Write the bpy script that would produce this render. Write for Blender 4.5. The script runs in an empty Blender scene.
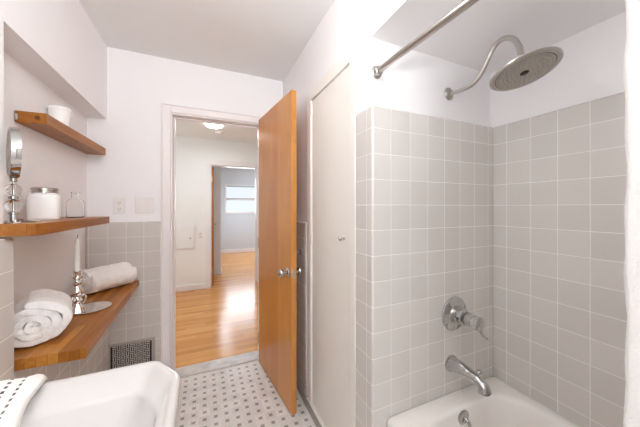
import bpy, bmesh, math, random
from mathutils import Vector, Matrix, Euler
PI = math.pi
random.seed(7)
S = bpy.context.scene
COL = S.collection

# ------------------------------------------------------------------ camera
H = 1.31                                   # eye height
cam_d = bpy.data.cameras.new('camera'); cam = bpy.data.objects.new('camera', cam_d); COL.objects.link(cam)
cam_d.sensor_fit = 'HORIZONTAL'; cam_d.sensor_width = 36.0
cam_d.lens = 36.0 * 262.7 / 640.0
cam_d.shift_y = -6.5 / 640.0
cam_d.clip_start = 0.02
cam.location = (0, 0, H)
cam.rotation_euler = (PI / 2, 0, -math.radians(23.825))
S.camera = cam

# ------------------------------------------------------------------ world, lights, exposure
world = bpy.data.worlds.new('world'); S.world = world; world.use_nodes = True
bgn = world.node_tree.nodes['Background']
bgn.inputs[0].default_value = (0.86, 0.93, 1.0, 1); bgn.inputs[1].default_value = 0.78
S.cycles.max_bounces = 16; S.cycles.diffuse_bounces = 12; S.cycles.glossy_bounces = 6
S.view_settings.view_transform = 'Standard'
S.view_settings.look = 'None'
S.view_settings.exposure = 0.46
S.view_settings.gamma = 1.0
S.view_settings.use_curve_mapping = False

def area(name, loc, target, sx, sy, watts, color=(1, 1, 1), spread=180):
    d = bpy.data.lights.new(name, 'AREA'); d.shape = 'RECTANGLE'; d.size = sx; d.size_y = sy
    d.energy = watts; d.color = color; d.spread = math.radians(spread)
    o = bpy.data.objects.new(name, d); COL.objects.link(o); o.location = loc
    o.rotation_euler = (Vector(target) - Vector(loc)).to_track_quat('-Z', 'Y').to_euler()
    return o
# bathroom: window behind the camera, added fill overhead
area('bathroom_window_daylight', (-0.05, -1.22, 1.55), (0.1, 2.0, 1.3), 1.0, 1.1, 4, (0.93, 0.97, 1.0))
# soft fill added behind the viewer, bounced off the ceiling
area('bounce_fill_light', (0.15, -0.85, 1.65), (0.15, -0.70, 2.43), 0.3, 0.3, 28, (0.935, 0.975, 0.985))
def soft_point(name, loc, r, watts, color):
    d = bpy.data.lights.new(name, 'POINT'); d.energy = watts; d.color = color; d.shadow_soft_size = r
    o = bpy.data.objects.new(name, d); COL.objects.link(o); o.location = loc
soft_point('bathroom_overhead_fill', (0.22, 0.70, 2.18), 0.16, 5.5, (0.965, 0.985, 1.0))  # unseen point fill, added overhead to even out the room
# hall: unseen fill added at the closed left side, and far room: its two windows
area('hall_side_fill', (-1.75, 3.5, 1.6), (0.5, 3.5, 1.1), 1.6, 1.6, 13.5, (0.82, 0.92, 1.0))
area('hall_ceiling_light_glow', (0.12, 3.72, 2.31), (0.12, 3.72, 0), 0.25, 0.25, 4, (0.96, 0.98, 1.0))
area('far_room_left_window_daylight', (0.40, 6.45, 1.54), (2.0, 6.3, 0.9), 1.2, 0.84, 20, (0.80, 0.90, 1.0))
area('far_room_back_window_daylight', (1.3, 7.75, 1.54), (1.0, 5.5, 0.9), 1.5, 0.84, 20, (0.80, 0.90, 1.0))

# ------------------------------------------------------------------ materials
def srgb(r, g, b):
    f = lambda c: (c / 255 / 12.92) if c / 255 <= 0.04045 else ((c / 255 + 0.055) / 1.055) ** 2.4
    return (f(r), f(g), f(b), 1)
class NT:
    def __init__(s, name):
        s.m = bpy.data.materials.new(name); s.m.use_nodes = True
        s.t = s.m.node_tree; s.b = s.t.nodes['Principled BSDF']
    def n(s, t, **k):
        x = s.t.nodes.new(t)
        for a, v in k.items(): setattr(x, a, v)
        return x
    def l(s, a, b): s.t.links.new(a, b)
    def val(s, x, sock):
        if isinstance(x, (int, float)): sock.default_value = x
        else: s.l(x, sock)
    def math(s, op, a, b=0.0, c=0.0):
        x = s.n('ShaderNodeMath', operation=op)
        s.val(a, x.inputs[0]); s.val(b, x.inputs[1]); s.val(c, x.inputs[2])
        return x.outputs[0]
    def pos(s):
        if not hasattr(s, '_p'):
            g = s.n('ShaderNodeNewGeometry'); x = s.n('ShaderNodeSeparateXYZ'); s.l(g.outputs['Position'], x.inputs[0]); s._p = x; s._g = g
        return s._p.outputs
    def comb(s, a, b, c):
        x = s.n('ShaderNodeCombineXYZ')
        for i, v in enumerate((a, b, c)): s.val(v, x.inputs[i])
        return x.outputs[0]
    def mix(s, f, a, b):
        x = s.n('ShaderNodeMix', data_type='RGBA')
        s.val(f, x.inputs[0])
        for v, so in ((a, x.inputs[6]), (b, x.inputs[7])):
            if isinstance(v, tuple): so.default_value = v
            else: s.l(v, so)
        return x.outputs[2]
    def noise(s, vec, scale, detail=2.0, rough=0.5):
        x = s.n('ShaderNodeTexNoise'); x.inputs['Scale'].default_value = scale
        x.inputs['Detail'].default_value = detail; x.inputs['Roughness'].default_value = rough
        if vec is not None: s.l(vec, x.inputs['Vector'])
        return x.outputs[0]
    def white(s, vec):
        x = s.n('ShaderNodeTexWhiteNoise', noise_dimensions='3D'); s.l(vec, x.inputs[0]); return x.outputs[0]
    def ramp(s, f, stops):
        x = s.n('ShaderNodeValToRGB'); s.l(f, x.inputs[0]); e = x.color_ramp.elements
        while len(e) < len(stops): e.new(0.5)
        for i, (p, c) in enumerate(stops): e[i].position = p; e[i].color = c
        return x.outputs[0]
    def bump(s, h, strength, dist):
        x = s.n('ShaderNodeBump'); x.inputs['Strength'].default_value = strength; x.inputs['Distance'].default_value = dist
        s.l(h, x.inputs['Height']); s.l(x.outputs[0], s.b.inputs['Normal'])
    def set(s, **k):
        for a, v in k.items():
            so = s.b.inputs[a.replace('_', ' ')]
            if isinstance(v, (int, float, tuple)): so.default_value = v
            else: s.l(v, so)
        return s

def plain(name, col, rough=0.5, metal=0.0, nscale=0, nstr=0.1, ndist=0.002, **k):
    t = NT(name); t.set(Base_Color=col, Roughness=rough, Metallic=metal)
    for a, v in k.items(): t.b.inputs[a.replace('_', ' ')].default_value = v
    if nscale:
        g = t.n('ShaderNodeNewGeometry'); t.bump(t.noise(g.outputs['Position'], nscale, 3), nstr, ndist)
    return t.m

def tile(name, axes, pitch, off, c_tile, c_grout, grout=0.0022, rough=0.13, vary=0.035):
    """square glazed tiles laid in world axes, light grout joints"""
    t = NT(name); P = t.pos(); ds = []; ids = []
    for a, p, o in zip(axes, pitch, off):
        q = t.math('DIVIDE', t.math('SUBTRACT', P[a], o), p)
        ids.append(t.math('FLOOR', q))
        fr = t.math('FRACT', q)
        ds.append(t.math('MULTIPLY', t.math('MINIMUM', fr, t.math('SUBTRACT', 1.0, fr)), p))
    d = t.math('MINIMUM', ds[0], ds[1])
    mask = t.n('ShaderNodeMapRange'); t.l(d, mask.inputs[0])
    mask.inputs[1].default_value = grout * 0.45; mask.inputs[2].default_value = grout * 0.75
    m = mask.outputs[0]
    rnd = t.white(t.comb(ids[0], ids[1], 0.0))
    v = t.math('MULTIPLY_ADD', rnd, vary * 2, 1.0 - vary)
    mul = t.n('ShaderNodeMix', data_type='RGBA', blend_type='MULTIPLY'); mul.inputs[0].default_value = 1
    mul.inputs[6].default_value = c_tile
    cc = t.n('ShaderNodeCombineColor'); [t.l(v, cc.inputs[i]) for i in range(3)]; t.l(cc.outputs[0], mul.inputs[7])
    t.set(Base_Color=t.mix(m, c_grout, mul.outputs[2]))
    t.set(Roughness=t.math('MULTIPLY_ADD', m, rough - 0.7, 0.7))
    hgt = t.n('ShaderNodeMapRange', interpolation_type='SMOOTHSTEP'); t.l(d, hgt.inputs[0])
    hgt.inputs[1].default_value = 0.0; hgt.inputs[2].default_value = 0.005
    g = t._g.outputs['Position']
    hh = t.math('ADD', hgt.outputs[0], t.math('MULTIPLY', t.noise(g, 14, 1), 0.5))
    t.bump(hh, 0.35, 0.0015)
    return t.m

def wood(name, long, wide, third, w, L, stops, rough=0.35, grain=1.0, seam=0.35, gscale=60, knot=None, spec=0.5):
    """strips of width w and length L along axis `long`"""
    t = NT(name); P = t.pos()
    q = t.math('DIVIDE', P[wide], w); i = t.math('FLOOR', q)
    r0 = t.white(t.comb(i, 3.1, 7.7))
    ql = t.math('ADD', t.math('DIVIDE', P[long], L), t.math('MULTIPLY', r0, 5.3)); j = t.math('FLOOR', ql)
    rnd = t.white(t.comb(i, j, 1.0))
    stretch = t.comb(t.math('MULTIPLY', P[wide], 1.0), t.math('MULTIPLY', P[long], 0.06), t.math('ADD', P[third], t.math('MULTIPLY', rnd, 9.0)))
    gr = t.noise(stretch, gscale, 5, 0.62)
    big = t.noise(t.comb(P[wide], t.math('MULTIPLY', P[long], 0.25), t.math('ADD', P[third], rnd)), 9, 2)
    f = t.math('ADD', t.math('MULTIPLY', rnd, 0.45), t.math('ADD', t.math('MULTIPLY', gr, 0.55 * grain), t.math('MULTIPLY', big, 0.35)))
    f = t.math('SUBTRACT', f, 0.18 + 0.27 * (grain - 1))
    col = t.ramp(f, stops)
    fr = t.math('FRACT', q); d = t.math('MULTIPLY', t.math('MINIMUM', fr, t.math('SUBTRACT', 1.0, fr)), w)
    fl = t.math('FRACT', ql); dl = t.math('MULTIPLY', t.math('MINIMUM', fl, t.math('SUBTRACT', 1.0, fl)), L)
    dm = t.math('LESS_THAN', t.math('MINIMUM', d, dl), 0.0009)
    if knot:
        dv = t.n('ShaderNodeVectorMath', operation='DISTANCE'); t.l(t._g.outputs['Position'], dv.inputs[0]); dv.inputs[1].default_value = knot
        kd = t.math('ADD', dv.outputs['Value'], t.math('MULTIPLY', gr, 0.006))
        kf = t.n('ShaderNodeMapRange'); t.l(kd, kf.inputs[0]); kf.inputs[1].default_value = 0.017; kf.inputs[2].default_value = 0.010
        col = t.mix(t.math('MULTIPLY', kf.outputs[0], 0.8), col, srgb(72, 34, 14))
    dark = t.mix(t.math('MULTIPLY', dm, seam), col, tuple(c * 0.3 for c in stops[0][1][:3]) + (1,))
    t.set(Base_Color=dark, Roughness=rough); t.b.inputs['Specular IOR Level'].default_value = spec
    t.bump(gr, 0.08, 0.001)
    return t.m

M = {}
M['wall'] = plain('painted_plaster_white', srgb(238, 236, 237), 0.55, nscale=90, nstr=0.05)
M['ceil'] = plain('painted_ceiling', srgb(230, 229, 228), 0.7, nscale=90, nstr=0.05)
M['trim'] = plain('white_gloss_trim_paint', srgb(234, 229, 229), 0.3)
M['closet'] = plain('cream_door_paint', srgb(236, 232, 225), 0.38, nscale=30, nstr=0.04)
M['hallwall'] = plain('hall_white_paint', srgb(236, 237, 236), 0.6)
M['farwall'] = plain('far_room_grey_blue_paint', srgb(206, 211, 216), 0.6)
TC = srgb(207, 202, 197); GC = srgb(231, 228, 224)
M['tile_x'] = tile('glazed_tile_facing_side', (1, 2), (0.1040, 0.1055), (0.829, 1.319), TC, GC)
M['tile_y'] = tile('glazed_tile_facing_room', (0, 2), (0.1040, 0.1055), (0.618, 1.319), TC, GC)
M['tile_wx'] = tile('wainscot_tile_facing_side', (1, 2), (0.1060, 0.1080), (0.177, 1.0965), TC, GC, rough=0.17)
M['tile_wy'] = tile('wainscot_tile_facing_room', (0, 2), (0.1050, 0.1080), (-0.398, 1.0965), TC, GC, rough=0.17)
M['chrome'] = plain('polished_chrome', (0.56, 0.55, 0.54, 1), 0.07, 1.0)
M['nickel'] = plain('brushed_nickel', (0.52, 0.49, 0.46, 1), 0.28, 1.0)
M['nickel_face'] = plain('nozzle_plate_grey', (0.50, 0.47, 0.43, 1), 0.45, 0.7)
M['silver'] = plain('polished_silver', (0.85, 0.84, 0.82, 1), 0.07, 1.0)
M['mirror'] = plain('mirror_glass', (0.93, 0.93, 0.93, 1), 0.02, 1.0)
M['black'] = plain('black_hole', (0.012, 0.011, 0.010, 1), 0.6)
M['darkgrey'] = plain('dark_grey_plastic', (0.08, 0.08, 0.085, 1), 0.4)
M['porcelain'] = plain('white_vitreous_china', srgb(208, 204, 201), 0.10, Coat_Weight=0.5)
M['tub'] = plain('white_tub_enamel', srgb(234, 229, 224), 0.12, Coat_Weight=0.4)
M['ceramic'] = plain('white_ceramic', srgb(240, 238, 236), 0.15)
M['plastic'] = plain('white_plate_plastic', srgb(233, 229, 227), 0.35)
M['wax'] = plain('white_candle_wax', srgb(238, 234, 228), 0.45, Subsurface_Weight=0.2)
M['hole'] = plain('socket_slot_dark', (0.30, 0.29, 0.28, 1), 0.6)
def terry(name, col, sc=420, st=0.6):
    t = NT(name); g = t.n('ShaderNodeNewGeometry')
    a = t.noise(g.outputs['Position'], sc, 2); b = t.noise(g.outputs['Position'], sc * 0.15, 2)
    t.set(Base_Color=col, Roughness=0.95); t.b.inputs['Sheen Weight'].default_value = 0.3
    t.bump(t.math('ADD', a, t.math('MULTIPLY', b, 0.8)), st, 0.003); return t.m
M['terry'] = terry('white_terry_cloth', srgb(240, 237, 235))
M['curtain'] = terry('white_waffle_curtain_cloth', srgb(222, 219, 216), 260, 0.4)
def glassmat(name, col, rough=0.0, ior=1.45):
    t = NT(name); t.set(Base_Color=col, Roughness=rough, IOR=ior); t.b.inputs['Transmission Weight'].default_value = 1.0; return t.m
M['glass'] = glassmat('clear_glass', (0.99, 0.99, 0.99, 1), 0.0, 1.22)
M['acrylic'] = glassmat('clear_acrylic', (0.99, 0.99, 0.99, 1), 0.02, 1.25)
M['shelf'] = wood('stained_shelf_board', 1, 0, 2, 0.09, 2.5, [(0.0, srgb(84, 42, 12)), (0.45, srgb(144, 86, 32)), (1.0, srgb(186, 126, 60))], 0.36, 1.4, spec=0.3, knot=(-0.658, 1.53, 1.696))
M['block'] = wood('butcher_block_strips', 1, 0, 2, 0.030, 0.55, [(0.0, srgb(102, 54, 14)), (0.5, srgb(166, 104, 38)), (1.0, srgb(212, 152, 72))], 0.38, 1.1, spec=0.3)
M['door'] = wood('birch_veneer_door', 2, 1, 0, 0.9, 9.0, [(0.0, srgb(172, 100, 38)), (0.5, srgb(200, 131, 60)), (1.0, srgb(222, 160, 90))], 0.25, 0.8, 0.0, 45)
M['dooredge'] = wood('orange_door_edge', 2, 0, 1, 0.3, 9.0, [(0.0, srgb(158, 96, 34)), (0.5, srgb(190, 124, 54)), (1.0, srgb(206, 144, 74))], 0.3, 0.8, 0.0, 80)
M['oak'] = wood('oak_strip_floor', 0, 1, 2, 0.057, 0.9, [(0.0, srgb(166, 100, 38)), (0.5, srgb(206, 144, 72)), (1.0, srgb(228, 176, 106))], 0.20, 0.8, 0.5, 40)
def marble():
    t = NT('grey_white_marble'); g = t.n('ShaderNodeNewGeometry')
    v = t.noise(g.outputs['Position'], 7, 6, 0.65)
    t.set(Base_Color=t.ramp(v, [(0.3, srgb(178, 174, 172)), (0.55, srgb(214, 210, 207)), (0.8, srgb(226, 223, 220))]), Roughness=0.25); return t.m
M['marble'] = marble()
def basket():
    """basketweave mosaic: light 1x2 pieces in pinwheels round small grey squares"""
    t = NT('basketweave_mosaic'); P = t.pos(); p = 0.0635
    qx = t.math('DIVIDE', t.math('ADD', P[0], 0.123 + p / 2), p); qy = t.math('DIVIDE', t.math('SUBTRACT', P[1], 2.212 - p / 2), p)
    fx = t.math('SUBTRACT', t.math('FRACT', qx), 0.5); fy = t.math('SUBTRACT', t.math('FRACT', qy), 0.5)
    ax = t.math('ABSOLUTE', fx); ay = t.math('ABSOLUTE', fy)
    dot = t.math('LESS_THAN', t.math('MAXIMUM', ax, ay), 0.165)
    # pinwheel joints: each square's four sides run on in one direction
    j = None; w = 0.017; h = 0.175
    segs = [(t.math('SUBTRACT', fy, h), fx, -h), (t.math('SUBTRACT', fx, h), t.math('MULTIPLY', fy, -1.0), -h),
            (t.math('ADD', fy, h), t.math('MULTIPLY', fx, -1.0), -h), (t.math('ADD', fx, h), fy, -h)]
    for a, b, lo in segs:
        m = t.math('MULTIPLY', t.math('LESS_THAN', t.math('ABSOLUTE', a), w), t.math('GREATER_THAN', b, lo))
        j = m if j is None else t.math('MAXIMUM', j, m)
    ix = t.math('FLOOR', qx); iy = t.math('FLOOR', qy)
    r = t.white(t.comb(ix, iy, 2.0))
    lightc = t.mix(r, srgb(216, 212, 209), srgb(232, 229, 226))
    dotc = t.mix(r, srgb(140, 134, 130), srgb(168, 162, 158))
    c = t.mix(t.math('MULTIPLY', j, 0.4), lightc, srgb(165, 158, 154))
    t.set(Base_Color=t.mix(dot, c, dotc), Roughness=0.3)
    return t.m
M['mosaic'] = basket()
def emis(name, col, st):
    t = NT(name); t.set(Base_Color=col); t.b.inputs['Emission Color'].default_value = col; t.b.inputs['Emission Strength'].default_value = st; return t.m
M['lampglass'] = emis('glowing_lamp_glass', (1.0, 0.97, 0.92, 1), 5.0)

# ------------------------------------------------------------------ mesh helpers
def link(name, bm, mat, parent=None, smooth=False, bevel=0, seg=2, sub=0, angle=40, loc=None, rot=None):
    bmesh.ops.recalc_face_normals(bm, faces=bm.faces[:])
    me = bpy.data.meshes.new(name); bm.to_mesh(me); bm.free()
    for mm in (mat if isinstance(mat, (list, tuple)) else [mat]): me.materials.append(mm)
    o = bpy.data.objects.new(name, me); COL.objects.link(o)
    if parent: o.parent = parent
    if loc: o.location = loc
    if rot: o.rotation_euler = rot
    if bevel:
        b = o.modifiers.new('b', 'BEVEL'); b.width = bevel; b.segments = seg; b.limit_method = 'ANGLE'; b.angle_limit = math.radians(40)
    if sub:
        s = o.modifiers.new('s', 'SUBSURF'); s.levels = sub; s.render_levels = sub
    if smooth or bevel:
        try: me.shade_smooth()
        except Exception:
            for p in me.polygons: p.use_smooth = True
        if not sub:
            try: me.set_sharp_from_angle(angle=math.radians(angle))
            except Exception: pass
    return o
def box(bm, a, b, mi=0):
    x0, y0, z0 = a; x1, y1, z1 = b
    v = [bm.verts.new(p) for p in ((x0,y0,z0),(x1,y0,z0),(x1,y1,z0),(x0,y1,z0),(x0,y0,z1),(x1,y0,z1),(x1,y1,z1),(x0,y1,z1))]
    for q in ((0,3,2,1),(4,5,6,7),(0,1,5,4),(1,2,6,5),(2,3,7,6),(3,0,4,7)):
        f = bm.faces.new([v[i] for i in q]); f.material_index = mi
    return bm
def boxes(*bs):
    bm = bmesh.new()
    for a, b in bs: box(bm, a, b)
    return bm
def prism(bm, poly, z0, z1):
    lo = [bm.verts.new((x, y, z0)) for x, y in poly]; hi = [bm.verts.new((x, y, z1)) for x, y in poly]
    bm.faces.new(lo[::-1]); bm.faces.new(hi)
    n = len(poly)
    for i in range(n): bm.faces.new((lo[i], lo[(i+1) % n], hi[(i+1) % n], hi[i]))
    return bm
def loft(bm, loops, cap0=True, cap1=True, closed=True):
    rows = [[bm.verts.new(p) for p in lp] for lp in loops]; n = len(rows[0])
    for a, b in zip(rows, rows[1:]):
        for i in range(n if closed else n - 1):
            bm.faces.new((a[i], a[(i+1) % n], b[(i+1) % n], b[i]))
    if cap0: bm.faces.new(rows[0][::-1])
    if cap1: bm.faces.new(rows[-1])
    return bm
def lathe(bm, prof, origin=(0,0,0), axis=(0,0,1), seg=32, flute=None):
    """prof: (radius, height) pairs along axis"""
    q = Vector((0,0,1)).rotation_difference(Vector(axis).normalized()); o = Vector(origin)
    loops = []
    for k, (r, h) in enumerate(prof):
        lp = []
        for i in range(seg):
            a = 2*PI*i/seg; rr = max(r, 1e-4)
            if flute and flute[0] <= k <= flute[1]: rr *= 1 + flute[2] * math.cos(a * flute[3])
            lp.append(o + q @ Vector((rr*math.cos(a), rr*math.sin(a), h)))
        loops.append(lp)
    return loft(bm, loops)
def tube(bm, pts, r, seg=14, caps=True):
    pts = [Vector(p) for p in pts]; n = len(pts)
    rs = r if isinstance(r, (list, tuple)) else [r] * n
    loops = []; up = None
    for i, p in enumerate(pts):
        t = (pts[min(i+1, n-1)] - pts[max(i-1, 0)]).normalized()
        if up is None:
            up = Vector((0,0,1)) if abs(t.z) < 0.9 else Vector((1,0,0))
        x = t.cross(up); x.normalize(); y = x.cross(t); y.normalize(); up = y
        loops.append([p + rs[i]*(math.cos(2*PI*k/seg)*x + math.sin(2*PI*k/seg)*y) for k in range(seg)])
    return loft(bm, loops, caps, caps)
def spline(ctrl, n=10):
    c = [Vector(p) for p in ctrl]; c = [2*c[0]-c[1]] + c + [2*c[-1]-c[-2]]; out = []
    for i in range(1, len(c)-2):
        p0, p1, p2, p3 = c[i-1:i+3]
        for k in range(n):
            t = k/n
            out.append(0.5*((2*p1)+(p2-p0)*t+(2*p0-5*p1+4*p2-p3)*t*t+(3*p1-p0-3*p2+p3)*t**3))
    out.append(c[-2]); return out
def rrect(x0, x1, y0, y1, r, z, n=6):
    out = []
    for cx, cy, a0 in ((x1-r, y1-r, 0), (x0+r, y1-r, 90), (x0+r, y0+r, 180), (x1-r, y0+r, 270)):
        for k in range(n+1):
            a = math.radians(a0 + 90*k/n); out.append((cx + r*math.cos(a), cy + r*math.sin(a), z))
    return out
def tag(o, label, cat=None, group=None, kind=None):
    o['label'] = label
    if cat: o['category'] = cat
    if group: o['group'] = group
    if kind: o['kind'] = kind
    return o
def thing(name, label, cat, loc, group=None, rot=None):
    o = bpy.data.objects.new(name, None); COL.objects.link(o); o.location = loc
    if rot: o.rotation_euler = rot
    return tag(o, label, cat, group)
def struct(name, bm, mat, label, **k):
    return tag(link(name, bm, mat, **k), label, kind='structure')

# ------------------------------------------------------------------ setting: bathroom shell
XL, XR, YB, ZC = -0.62, 0.645, 2.28, 2.43
XA, YA = 1.417, 0.930             # painted alcove walls (the tile stands 2-4 cm proud)
XT, YT = 1.392, 0.893            # tub long wall, tub end (faucet) wall
ZW = 1.205                       # wainscot top
struct('floor', boxes(((-0.9, -1.35, -0.12), (1.6, YB - 0.008, 0))), M['mosaic'], 'pale basketweave mosaic bathroom floor with small grey squares')
struct('ceiling', boxes(((-0.9, -1.35, ZC), (1.6, 2.40, ZC + 0.1))), M['ceil'], 'plain white bathroom ceiling')
bm = boxes(((-0.9, YB, 0), (-0.231, 2.40, ZC)), ((0.462, YB, 0), (0.9, 2.40, ZC)), ((-0.231, YB, 2.03), (0.462, 2.40, ZC)))
struct('wall_back', bm, M['wall'], 'white wall with the doorway to the hall')
NY0 = 1.245                      # near edge of the niche
bm = boxes(((-0.9, -1.35, 0), (XL, NY0, ZC)), ((-0.9, NY0, 1.940), (XL, YB, ZC)), ((-0.9, NY0, 0.74), (-0.731, YB, 1.926)), ((-0.9, NY0, 0), (XL, YB, 0.74)))
for v in bm.verts:                # the niche's head dips a little towards the back wall
    if abs(v.co.z - 1.940) < 1e-5 and abs(v.co.y - YB) < 1e-5: v.co.z = 1.920
    elif abs(v.co.z - 1.926) < 1e-5: v.co.z = 1.96
struct('wall_left', bm, M['wall'], 'white wall with the long recessed niche above the towel bench')
struct('wall_right', boxes(((XR, YA, 0), (0.9, YB, ZC))), M['wall'], 'white wall with the closet door')
struct('ceiling_tub', boxes(((XR, -1.35, 2.03), (1.6, YA, ZC))), M['wall'], 'lowered white ceiling over the bathtub')
struct('wall_tub_end', boxes(((0.9, YA, 0), (1.6, 1.05, 2.2))), M['wall'], 'white painted wall above the faucet tiles')
struct('wall_tub_side', boxes(((XA, -0.64, 0), (1.6, YA, 2.03))), M['wall'], 'white painted wall above the long tiled tub wall')
struct('wall_tub_foot', boxes(((XR, -1.35, 0), (1.6, -0.66, 2.03))), M['wall'], 'white wall closing the other end of the tub')
bm = boxes(((-0.9, -1.45, 0), (-0.6, -1.35, ZC)), ((0.5, -1.45, 0), (1.6, -1.35, ZC)), ((-0.6, -1.45, 0), (0.5, -1.35, 0.95)), ((-0.6, -1.45, 2.15), (0.5, -1.35, ZC)))
struct('wall_front', bm, M['wall'], 'white wall with a window, behind the viewer')
# tiled parts
struct('wall_left_tile', boxes(((XL, -1.35, 0.10), (-0.590, NY0, ZW)), ((XL, NY0, 0.0), (-0.596, YB - 0.025, 0.745))), M['tile_wx'],
       'grey tile wainscot on the left wall below the shelves', bevel=0.012, seg=4)
struct('wall_back_tile', boxes(((-0.731, YB - 0.025, 0.0), (-0.289, YB, ZW))), M['tile_wy'],
       'grey square tile wainscot on the back wall beside the doorway', bevel=0.010, seg=4)
struct('wall_right_tile', boxes(((XR - 0.025, 1.64, 0.0), (XR, YB - 0.001, ZW))), M['tile_wx'], 'tile wainscot in the gap behind the wooden door', bevel=0.006, seg=3)
bm = bmesh.new()
struct('wall_tub_tile', prism(bm, [(0.627, YT), (XT, YT), (XT, YA - 0.001), (0.644, YA - 0.001), (0.644, 1.030), (0.627, 1.030)], 0.0, 1.729), M['tile_y'],
       'grey square tiled end wall of the tub with the faucet', bevel=0.011, seg=4)
o = COL.objects['wall_tub_tile']; o.data.materials.append(M['tile_x'])
for p in o.data.polygons:
    if abs(p.normal.x) > 0.7: p.material_index = 1
struct('wall_tub_side_tile', boxes(((XT, -0.63, 0.0), (XA - 0.001, YT + 0.02, 1.729))), M['tile_x'], 'grey square tiled long wall of the tub', bevel=0.008, seg=4)
struct('wall_tub_end_tile', boxes(((0.66, -0.659, 0.0), (XT, -0.634, 1.729))), M['tile_y'], 'tiled wall at the other end of the tub')
struct('baseboard_right', boxes(((XR - 0.035, 0.93, 0.0), (XR, YB, 0.048))), plain('grey_tile_base', srgb(150, 145, 141), 0.3), 'grey tile base strip below the closet', bevel=0.008, seg=3)
# window behind the camera
bm = boxes(((-0.6, -1.43, 0.95), (-0.55, -1.36, 2.15)), ((0.45, -1.43, 0.95), (0.5, -1.36, 2.15)), ((-0.55, -1.43, 0.95), (0.45, -1.36, 1.0)), ((-0.55, -1.43, 2.1), (0.45, -1.36, 2.15)), ((-0.55, -1.42, 1.53), (0.45, -1.37, 1.57)))
w1 = struct('window_1', bm, M['trim'], 'white window frame on the wall behind the viewer')
link('pane', boxes(((-0.55, -1.402, 1.0), (0.45, -1.398, 2.1))), M['glass'], w1)

# doorway casing, jamb, threshold
def casing(bm, x0, x1, ztop, y0, y1, w=0.072, z0=0.0):
    box(bm, (x0 - w, y0, z0), (x0, y1, ztop + w)); box(bm, (x1, y0, z0), (x1 + w, y1, ztop + w)); box(bm, (x0, y0, ztop), (x1, y1, ztop + w))
    return bm
bm = casing(bmesh.new(), -0.231, 0.462, 2.025, YB - 0.018, YB, 0.058)
casing(bm, -0.219, 0.450, 2.013, YB - 0.012, YB - 0.001, 0.012)
casing(bm, -0.280, 0.511, 2.074, YB - 0.024, YB, 0.012)
box(bm, (-0.231, YB, 0), (-0.217, 2.40, 2.025)); box(bm, (0.448, YB, 0), (0.462, 2.40, 2.025)); box(bm, (-0.217, YB, 2.011), (0.448, 2.40, 2.025))
box(bm, (-0.217, YB + 0.045, 0.01), (-0.205, YB + 0.08, 2.011)); box(bm, (0.436, YB + 0.045, 0.01), (0.448, YB + 0.08, 2.011)); box(bm, (-0.205, YB + 0.045, 1.999), (0.436, YB + 0.08, 2.011))
casing(bm, -0.231, 0.462, 2.025, 2.40, 2.418)
struct('trim_1', bm, M['trim'], 'white painted casing around the doorway to the hall', bevel=0.004)
struct('trim_2', boxes(((-0.217, YB - 0.012, -0.02), (0.448, 2.405, 0.012))), M['marble'], 'grey marble threshold under the doorway', bevel=0.004)

# ------------------------------------------------------------------ hall and far room
YH = 4.61
struct('floor_hall', boxes(((-1.95, 2.40, -0.12), (1.5, YH + 0.13, 0.0)), ((0.0, YH + 0.13, -0.12), (3.3, 8.1, 0.0))), M['oak'], 'honey oak strip floor of the hall and far room')
struct('ceiling_hall', boxes(((-1.95, 2.40, 2.41), (1.5, YH + 0.13, 2.5)), ((0.0, YH + 0.13, 2.41), (3.3, 8.1, 2.5))), M['hallwall'], 'white ceiling of the hall and far room')
OX0, OX1, OZ = 0.101, 0.838, 1.995
bm = boxes(((-1.95, YH, 0), (OX0, YH + 0.12, 2.41)), ((OX1, YH, 0), (1.5, YH + 0.12, 2.41)), ((OX0, YH, OZ), (OX1, YH + 0.12, 2.41)), ((1.4, YH + 0.1, 0), (3.3, YH + 0.2, 2.41)))
struct('wall_hall_far', bm, M['hallwall'], 'white hall wall with the doorway to the far room')
struct('wall_hall_right', boxes(((1.3, 2.40, 0), (1.5, YH, 2.41))), M['hallwall'], 'white side wall of the hall behind the wooden door')
struct('wall_hall_left', boxes(((-1.95, 2.40, 0), (-1.85, YH, 2.41))), M['hallwall'], 'white side wall of the hall out of view')
struct('wall_hall_near', boxes(((-1.95, 2.402, 0), (-0.30, 2.41, 2.41)), ((0.53, 2.402, 0), (1.5, 2.41, 2.41)), ((-0.3, 2.402, 2.1), (0.53, 2.41, 2.41))), M['hallwall'], 'hall side of the bathroom wall')
struct('baseboard_hall', boxes(((-1.85, YH - 0.014, 0), (OX0 - 0.07, YH, 0.085)), ((OX1 + 0.07, YH - 0.014, 0), (1.3, YH, 0.085))), M['trim'], 'white baseboard along the hall wall', bevel=0.004)
bm = casing(bmesh.new(), OX0, OX1, OZ, YH - 0.018, YH, 0.068)
box(bm, (OX0, YH, 0), (OX0 + 0.012, YH + 0.12, OZ)); box(bm, (OX1 - 0.012, YH, 0), (OX1, YH + 0.12, OZ)); box(bm, (OX0 + 0.012, YH, OZ - 0.012), (OX1 - 0.012, YH + 0.12, OZ))
casing(bm, OX0, OX1, OZ, YH + 0.12, YH + 0.136, 0.068)
struct('trim_3', bm, M['trim'], 'white casing around the far room doorway', bevel=0.004)
YF, XFL = 7.9, 0.30
wx0, wx1, wz0, wz1 = 0.54, 2.0, 1.125, 1.955
bm = boxes(((0.1, YF, 0), (wx0, 8.05, 2.41)), ((wx1, YF, 0), (3.3, 8.05, 2.41)), ((wx0, YF, 0), (wx1, 8.05, wz0)), ((wx0, YF, wz1), (wx1, 8.05, 2.41)))
struct('wall_far_back', bm, M['farwall'], 'pale grey back wall of the far room with the window')
lx0, lx1 = 5.85, 7.05
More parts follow.
